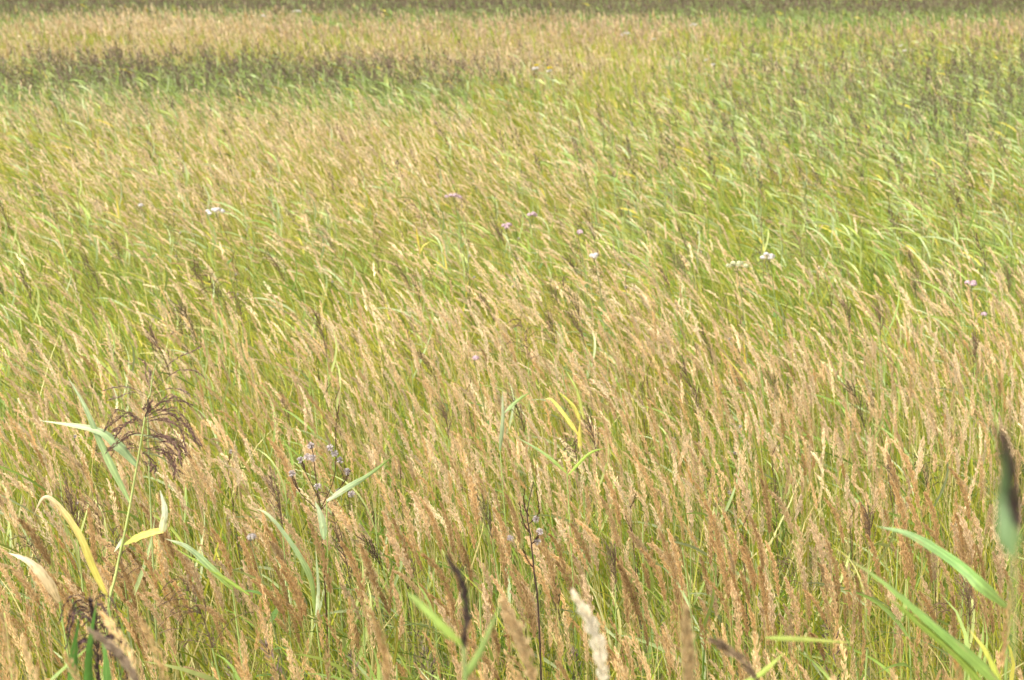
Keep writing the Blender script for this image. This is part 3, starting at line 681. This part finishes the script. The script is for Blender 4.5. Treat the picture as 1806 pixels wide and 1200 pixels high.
for ki, (u, v, lab) in enumerate(((205, 360, "small yellow leaf standing in the far left grass"), (735, 420, "yellow leaf left of the pink flowers"), (782, 450, "tall yellow stalk with a bent leaf near the middle of the field"), (1180, 160, "yellow leaf tuft in the far green grass right of centre"), (170, 255, "yellow leaf tuft in the upper left grass"), (735, 130, "yellow leaf in the dark reed band at the top"), (1310, 630, "yellow green leaf right of centre in the tan grass"))):
    Yp = float(atz(u, v, 1.15)[1]); s = 11.0 / Yp * (0.75 + 0.5 * random.random()); mi = -1 if ki % 3 == 1 else 1; k1 = random.uniform(-14, 10); k2 = random.uniform(-26, 10)
    single_leaf_plant(lab, [([(u + 6 * s, v + 30 * s, 0), (u + (k1 * .3 + 3) * s, v + 5 * s, 0), (u + k1 * s, v - 25 * s, 0)], 0.009, [YELL, (0.62, 0.46, 0.05)]), ([(u + 6 * s, v + 30 * s, 0), (u - 12 * s * mi, v + (16 + k2 * .4) * s, 0), (u - 30 * s * mi, v + (9 + k2) * s, 0)], 0.006, [YELL, (0.6, 0.5, 0.12)])], name="yellow_shoot", cat="grass", Yp=Yp)

# black stemmed weed in the centre foreground
Yw = 4.25; wp = lambda u, v: aty(u, v, Yw); b = footing(wp(956, 1195), 0.03)
weed = thing("black_stemmed_weed", "thin black stemmed weed with branched brown top and pale tufts, centre foreground", "weed", b)
hero_stem(weed, [b, wp(952, 1130), wp(942, 1010), wp(936, 950), wp(930, 905), wp(941, 850)], 0.0036, 0.0014, (0.05, 0.03, 0.025), 22)
for k, pts in enumerate(([(932, 925), (950, 905), (946, 860)], [(934, 940), (922, 920), (916, 885)], [(940, 1000), (928, 985), (922, 960)], [(938, 960), (946, 950), (950, 940)], [(932, 910), (924, 890), (925, 862)])):
    Q = spline([wp(*p) for p in pts], 7)[None] - b; g = Geo(); tube(g, Q[0], np.linspace(.0018, .0008, 7), np.array([.06, .035, .028]), 4)
    spikelets(g, Q, unit(np.gradient(Q, axis=1)), 30, 0.006, 0.014, 0.004, np.array([[0.14, 0.08, 0.045]]), pr, jit=.2, lobes=3); part("branch", g.mesh("branch", M_SPIKE), weed)
for (u, v) in ((952, 938), (948, 956), (900, 950), (945, 916)):
    c = wp(u, v) - b; d = unit(pr.normal(size=(60, 3)) + [0, 0, .3]); g = Geo()
    ribbon(g, np.stack([np.repeat(c[None], 60, 0), c + d * .012], 1), np.full((60, 2), .0014), np.repeat(perp(d, pr.normal(size=(60, 3)))[:, None], 2, 1), pick([(.52, .46, .43), (.42, .35, .32)], 60, pr)); part("seed_tuft", g.mesh("seed_tuft", M_PETAL), weed)

# withered thistle like herb with pale tufts, left of centre
Yt = 4.9; tp = lambda u, v: aty(u, v, Yt); b = footing(tp(565, 930), 0.02)
th = thing("withered_herb", "withered herb with brown stems and grey white seed tufts, left of centre", "weed", b)
for k, pts in enumerate(([(568, 940), (560, 870), (552, 800), (548, 785)], [(565, 900), (590, 840), (592, 760), (598, 715)], [(562, 880), (540, 835), (530, 810)], [(566, 900), (600, 860), (618, 830)], [(560, 900), (530, 870), (515, 840)])):
    Q = spline(([b] if k == 0 else []) + [tp(*p) for p in pts], 12)[None] - b; g = Geo(); tube(g, Q[0], np.linspace(.0032 if k == 0 else .002, .0009, 12), np.array([.12, .075, .045]), 5)
    spikelets(g, Q[:, 6:], unit(np.gradient(Q, axis=1))[:, 6:], 40, 0.008, 0.014, 0.004, np.array([[0.16, 0.10, 0.06]]), pr, jit=.2, lobes=3)
    part("stem", g.mesh("stem", M_SPIKE), th)
for (u, v) in ((548, 786), (542, 806), (552, 808), (530, 812), (515, 836), (590, 800), (582, 790), (600, 812), (612, 832), (560, 858), (598, 868), (620, 872), (402, 846), (410, 852)):
    if u < 450: continue
    c = tp(u, v) - b; d = unit(pr.normal(size=(60, 3)) + [0, 0, .3]); g = Geo()
    ribbon(g, np.stack([np.repeat(c[None], 60, 0), c + d * .014], 1), np.full((60, 2), .0015), np.repeat(perp(d, pr.normal(size=(60, 3)))[:, None], 2, 1), pick([(.54, .48, .45), (.43, .36, .33)], 60, pr)); part("seed_tuft", g.mesh("seed_tuft", M_PETAL), th)

# close, out of focus plants on the dyke slope
def near_spike(label, pts, Yp, col, R, name="feathery_grass_stalk"):
    P3 = [aty(u, v, Yp) for u, v in pts]; b = footing(P3[0], 0.10)
    root = thing(name, label, "grass", b)
    hero_stem(root, [b, 0.5 * (b + P3[0]) + np.array([0.02, 0, 0.03]), P3[0]], 0.003, 0.002, (0.42, 0.34, 0.14), 12)
    S = spline(P3, 9)[None] - b; g = Geo(); tube(g, S[0], np.linspace(.002, .0008, 9), np.asarray(col) * .8, 4)
    spikelets(g, S, unit(np.gradient(S, axis=1)), 520, R, 0.014, 0.0042, np.asarray(col)[None], pr, jit=.15, lobes=6); part("flower_spike", g.mesh("flower_spike", M_SPIKE), root)
near_spike("blurred pale cream grass head close to the camera at the bottom centre", [(1066, 1215), (1058, 1150), (1040, 1095), (1010, 1045)], 2.1, (0.84, 0.76, 0.60), 0.014)
near_spike("blurred tan grass head at the bottom edge left of the pale cream one", [(945, 1215), (925, 1150), (905, 1100), (884, 1060)], 2.2, (0.64, 0.48, 0.26), 0.016)
near_spike("blurred upright tan grass head at the bottom edge right of centre", [(1216, 1230), (1214, 1170), (1212, 1120), (1210, 1072)], 1.9, (0.56, 0.42, 0.22), 0.013)
near_spike("blurred slanting grey tan stem end at the bottom left corner", [(250, 1215), (222, 1170), (190, 1135), (158, 1112)], 2.0, (0.42, 0.32, 0.22), 0.007)

def near_reed(label, plume_pts, leaves, Yp, name="near_reed", dark=(0.12, 0.085, 0.07), R=0.016, foot=None, thin=False, n=420):
    p0 = aty(*plume_pts[0], Yp); b = footing(p0, 0.05 if foot is None else foot)
    root = thing(name, label, "reed", b)
    hero_stem(root, [b, 0.5 * (b + p0) + np.array([.01, 0, .02]), p0], *((0.0018, 0.0012) if thin else (0.0042, 0.0026)), (0.20, 0.27, 0.09), 14)
    S = spline([aty(u, v, Yp) for u, v in plume_pts], 9)[None] - b; g = Geo()
    tube(g, S[0], np.linspace(.0024, .0008, 9), np.asarray(dark), 4)
    spikelets(g, S, unit(np.gradient(S, axis=1)), n, R, 0.02, 0.005, np.asarray(dark)[None], pr, jit=.3, lobes=4); part("plume", g.mesh("plume", M_SPIKE), root)
    for pts, W, cols in leaves:
        hero_leaf(root, [aty(u, v, Yp + d) for u, v, d in pts], W, cols)
    return root
near_reed("blurred near reed with dark plume and blue green leaf at the right edge", [(1793, 925), (1788, 880), (1780, 825), (1769, 765)],
          [([(1788, 985, 0), (1778, 930, 0), (1772, 870, 0), (1768, 790, -.03)], 0.0085, [(.15, .23, .09), (.20, .29, .14), (.14, .22, .08)])], 1.0, R=0.0052, thin=True, n=80)
near_reed("blurred near reed with a narrow dark plume left of centre at the bottom", [(818, 1140), (822, 1080), (815, 1030), (790, 985)],
          [([(818, 1140, 0), (780, 1105, 0), (735, 1060, 0), (715, 1045, 0)], 0.006, [LIME, (0.28, 0.37, 0.11)]), ([(818, 1200, 0), (850, 1145, 0), (885, 1060, 0)], 0.0065, [(0.28, 0.38, 0.10), (0.30, 0.40, 0.13)])], 1.75, R=0.0055, foot=0.0, n=120)
rag = near_reed("blurred near reed with ragged black plume and bright green leaves at the bottom left corner", [(176, 1235), (172, 1160), (166, 1100), (160, 1060)],
          [([(132, 1235, -.1), (130, 1170, -.1), (142, 1075, -.1)], 0.013, [(.10, .22, .04), (0.12, 0.27, 0.05)]), ([(158, 1235, -.1), (158, 1160, -.1), (172, 1050, -.1)], 0.012, [(.10, .22, .04), (0.12, 0.27, 0.05)]), ([(190, 1235, -.1), (186, 1170, -.1), (176, 1110, -.1)], 0.011, [(.12, .24, .05), (0.14, 0.28, 0.06)]), ([(60, 1235, 0), (100, 1190, 0), (180, 1120, 0)], 0.006, [BLUEG, LIME])], 2.9, R=0.012, foot=0.0, n=160)
for k in range(20):
    t = pr.random(); u0, v0 = 160 + 14 * t, 1062 + 120 * t; sg = -1 if k % 2 else 1; w = 26 + 34 * pr.random(); dd = 0.08 * pr.normal()
    Q = spline([aty(u0, v0, 2.9), aty(u0 + sg * w * .5, v0 - 14, 2.9 + dd * .5), aty(u0 + sg * w * .9, v0 + 2, 2.9 + dd), aty(u0 + sg * w * 1.1, v0 + 30 + 20 * pr.random(), 2.9 + dd)], 8)[None] - np.array(rag.location)
    g = Geo(); tube(g, Q[0], np.full(8, .0007), np.array([.06, .04, .035]), 3)
    spikelets(g, Q[:, 1:], unit(np.gradient(Q, axis=1))[:, 1:], 32, 0.005, 0.014, 0.0036, pick([(.10, .065, .06), (.13, .075, .08)], 1, pr), pr, jit=.25, lobes=2)
    part("plume_branch", g.mesh("plume_branch", M_SPIKE), rag)
near_reed("blurred near reed with brown plume at the bottom right of centre", [(1345, 1215), (1310, 1165), (1275, 1140), (1255, 1130)],
          [([(1290, 1220, 0), (1340, 1190, 0), (1385, 1150, 0)], 0.006, [LIME, (.4, .48, .1)]), ([(1350, 1125, 0), (1420, 1128, 0), (1515, 1135, 0)], 0.0045, [(.24, .30, .06), (.33, .34, .08)])], 2.3, R=0.010, dark=(0.28, 0.20, 0.12), n=150)
Yl = 2.35
single_leaf_plant("broad green leaf arching down to the right near the right edge, slightly out of focus", [([(1545, 928, .12), (1610, 945, .08), (1690, 995, .04), (1735, 1035, 0), (1778, 1072, 0)][::-1], 0.0145, [(.20, .27, .06), (0.17, 0.30, 0.08), (.24, .33, .14)])], Yp=2.7, foot_dx=0.05)
single_leaf_plant("long broad green leaf sweeping up left from the bottom right corner", [([(1790, 1235, 0), (1720, 1165, 0), (1640, 1095, 0), (1550, 1020, 0), (1478, 975, 0)], 0.0135, [(.20, .27, .05), (0.19, 0.31, 0.07), (0.28, 0.36, 0.10)]), ([(1750, 1235, 0), (1700, 1170, 0), (1610, 1090, 0), (1560, 1050, 0)], 0.008, [LIME, LIME])], Yp=2.5, foot_dx=0.05)
single_leaf_plant("yellow green leaf leaning up left at the bottom right corner", [([(1770, 1215, 0), (1740, 1150, 0), (1705, 1105, 0)], 0.009, [(.42, .5, .08), YELL])], Yp=3.0)
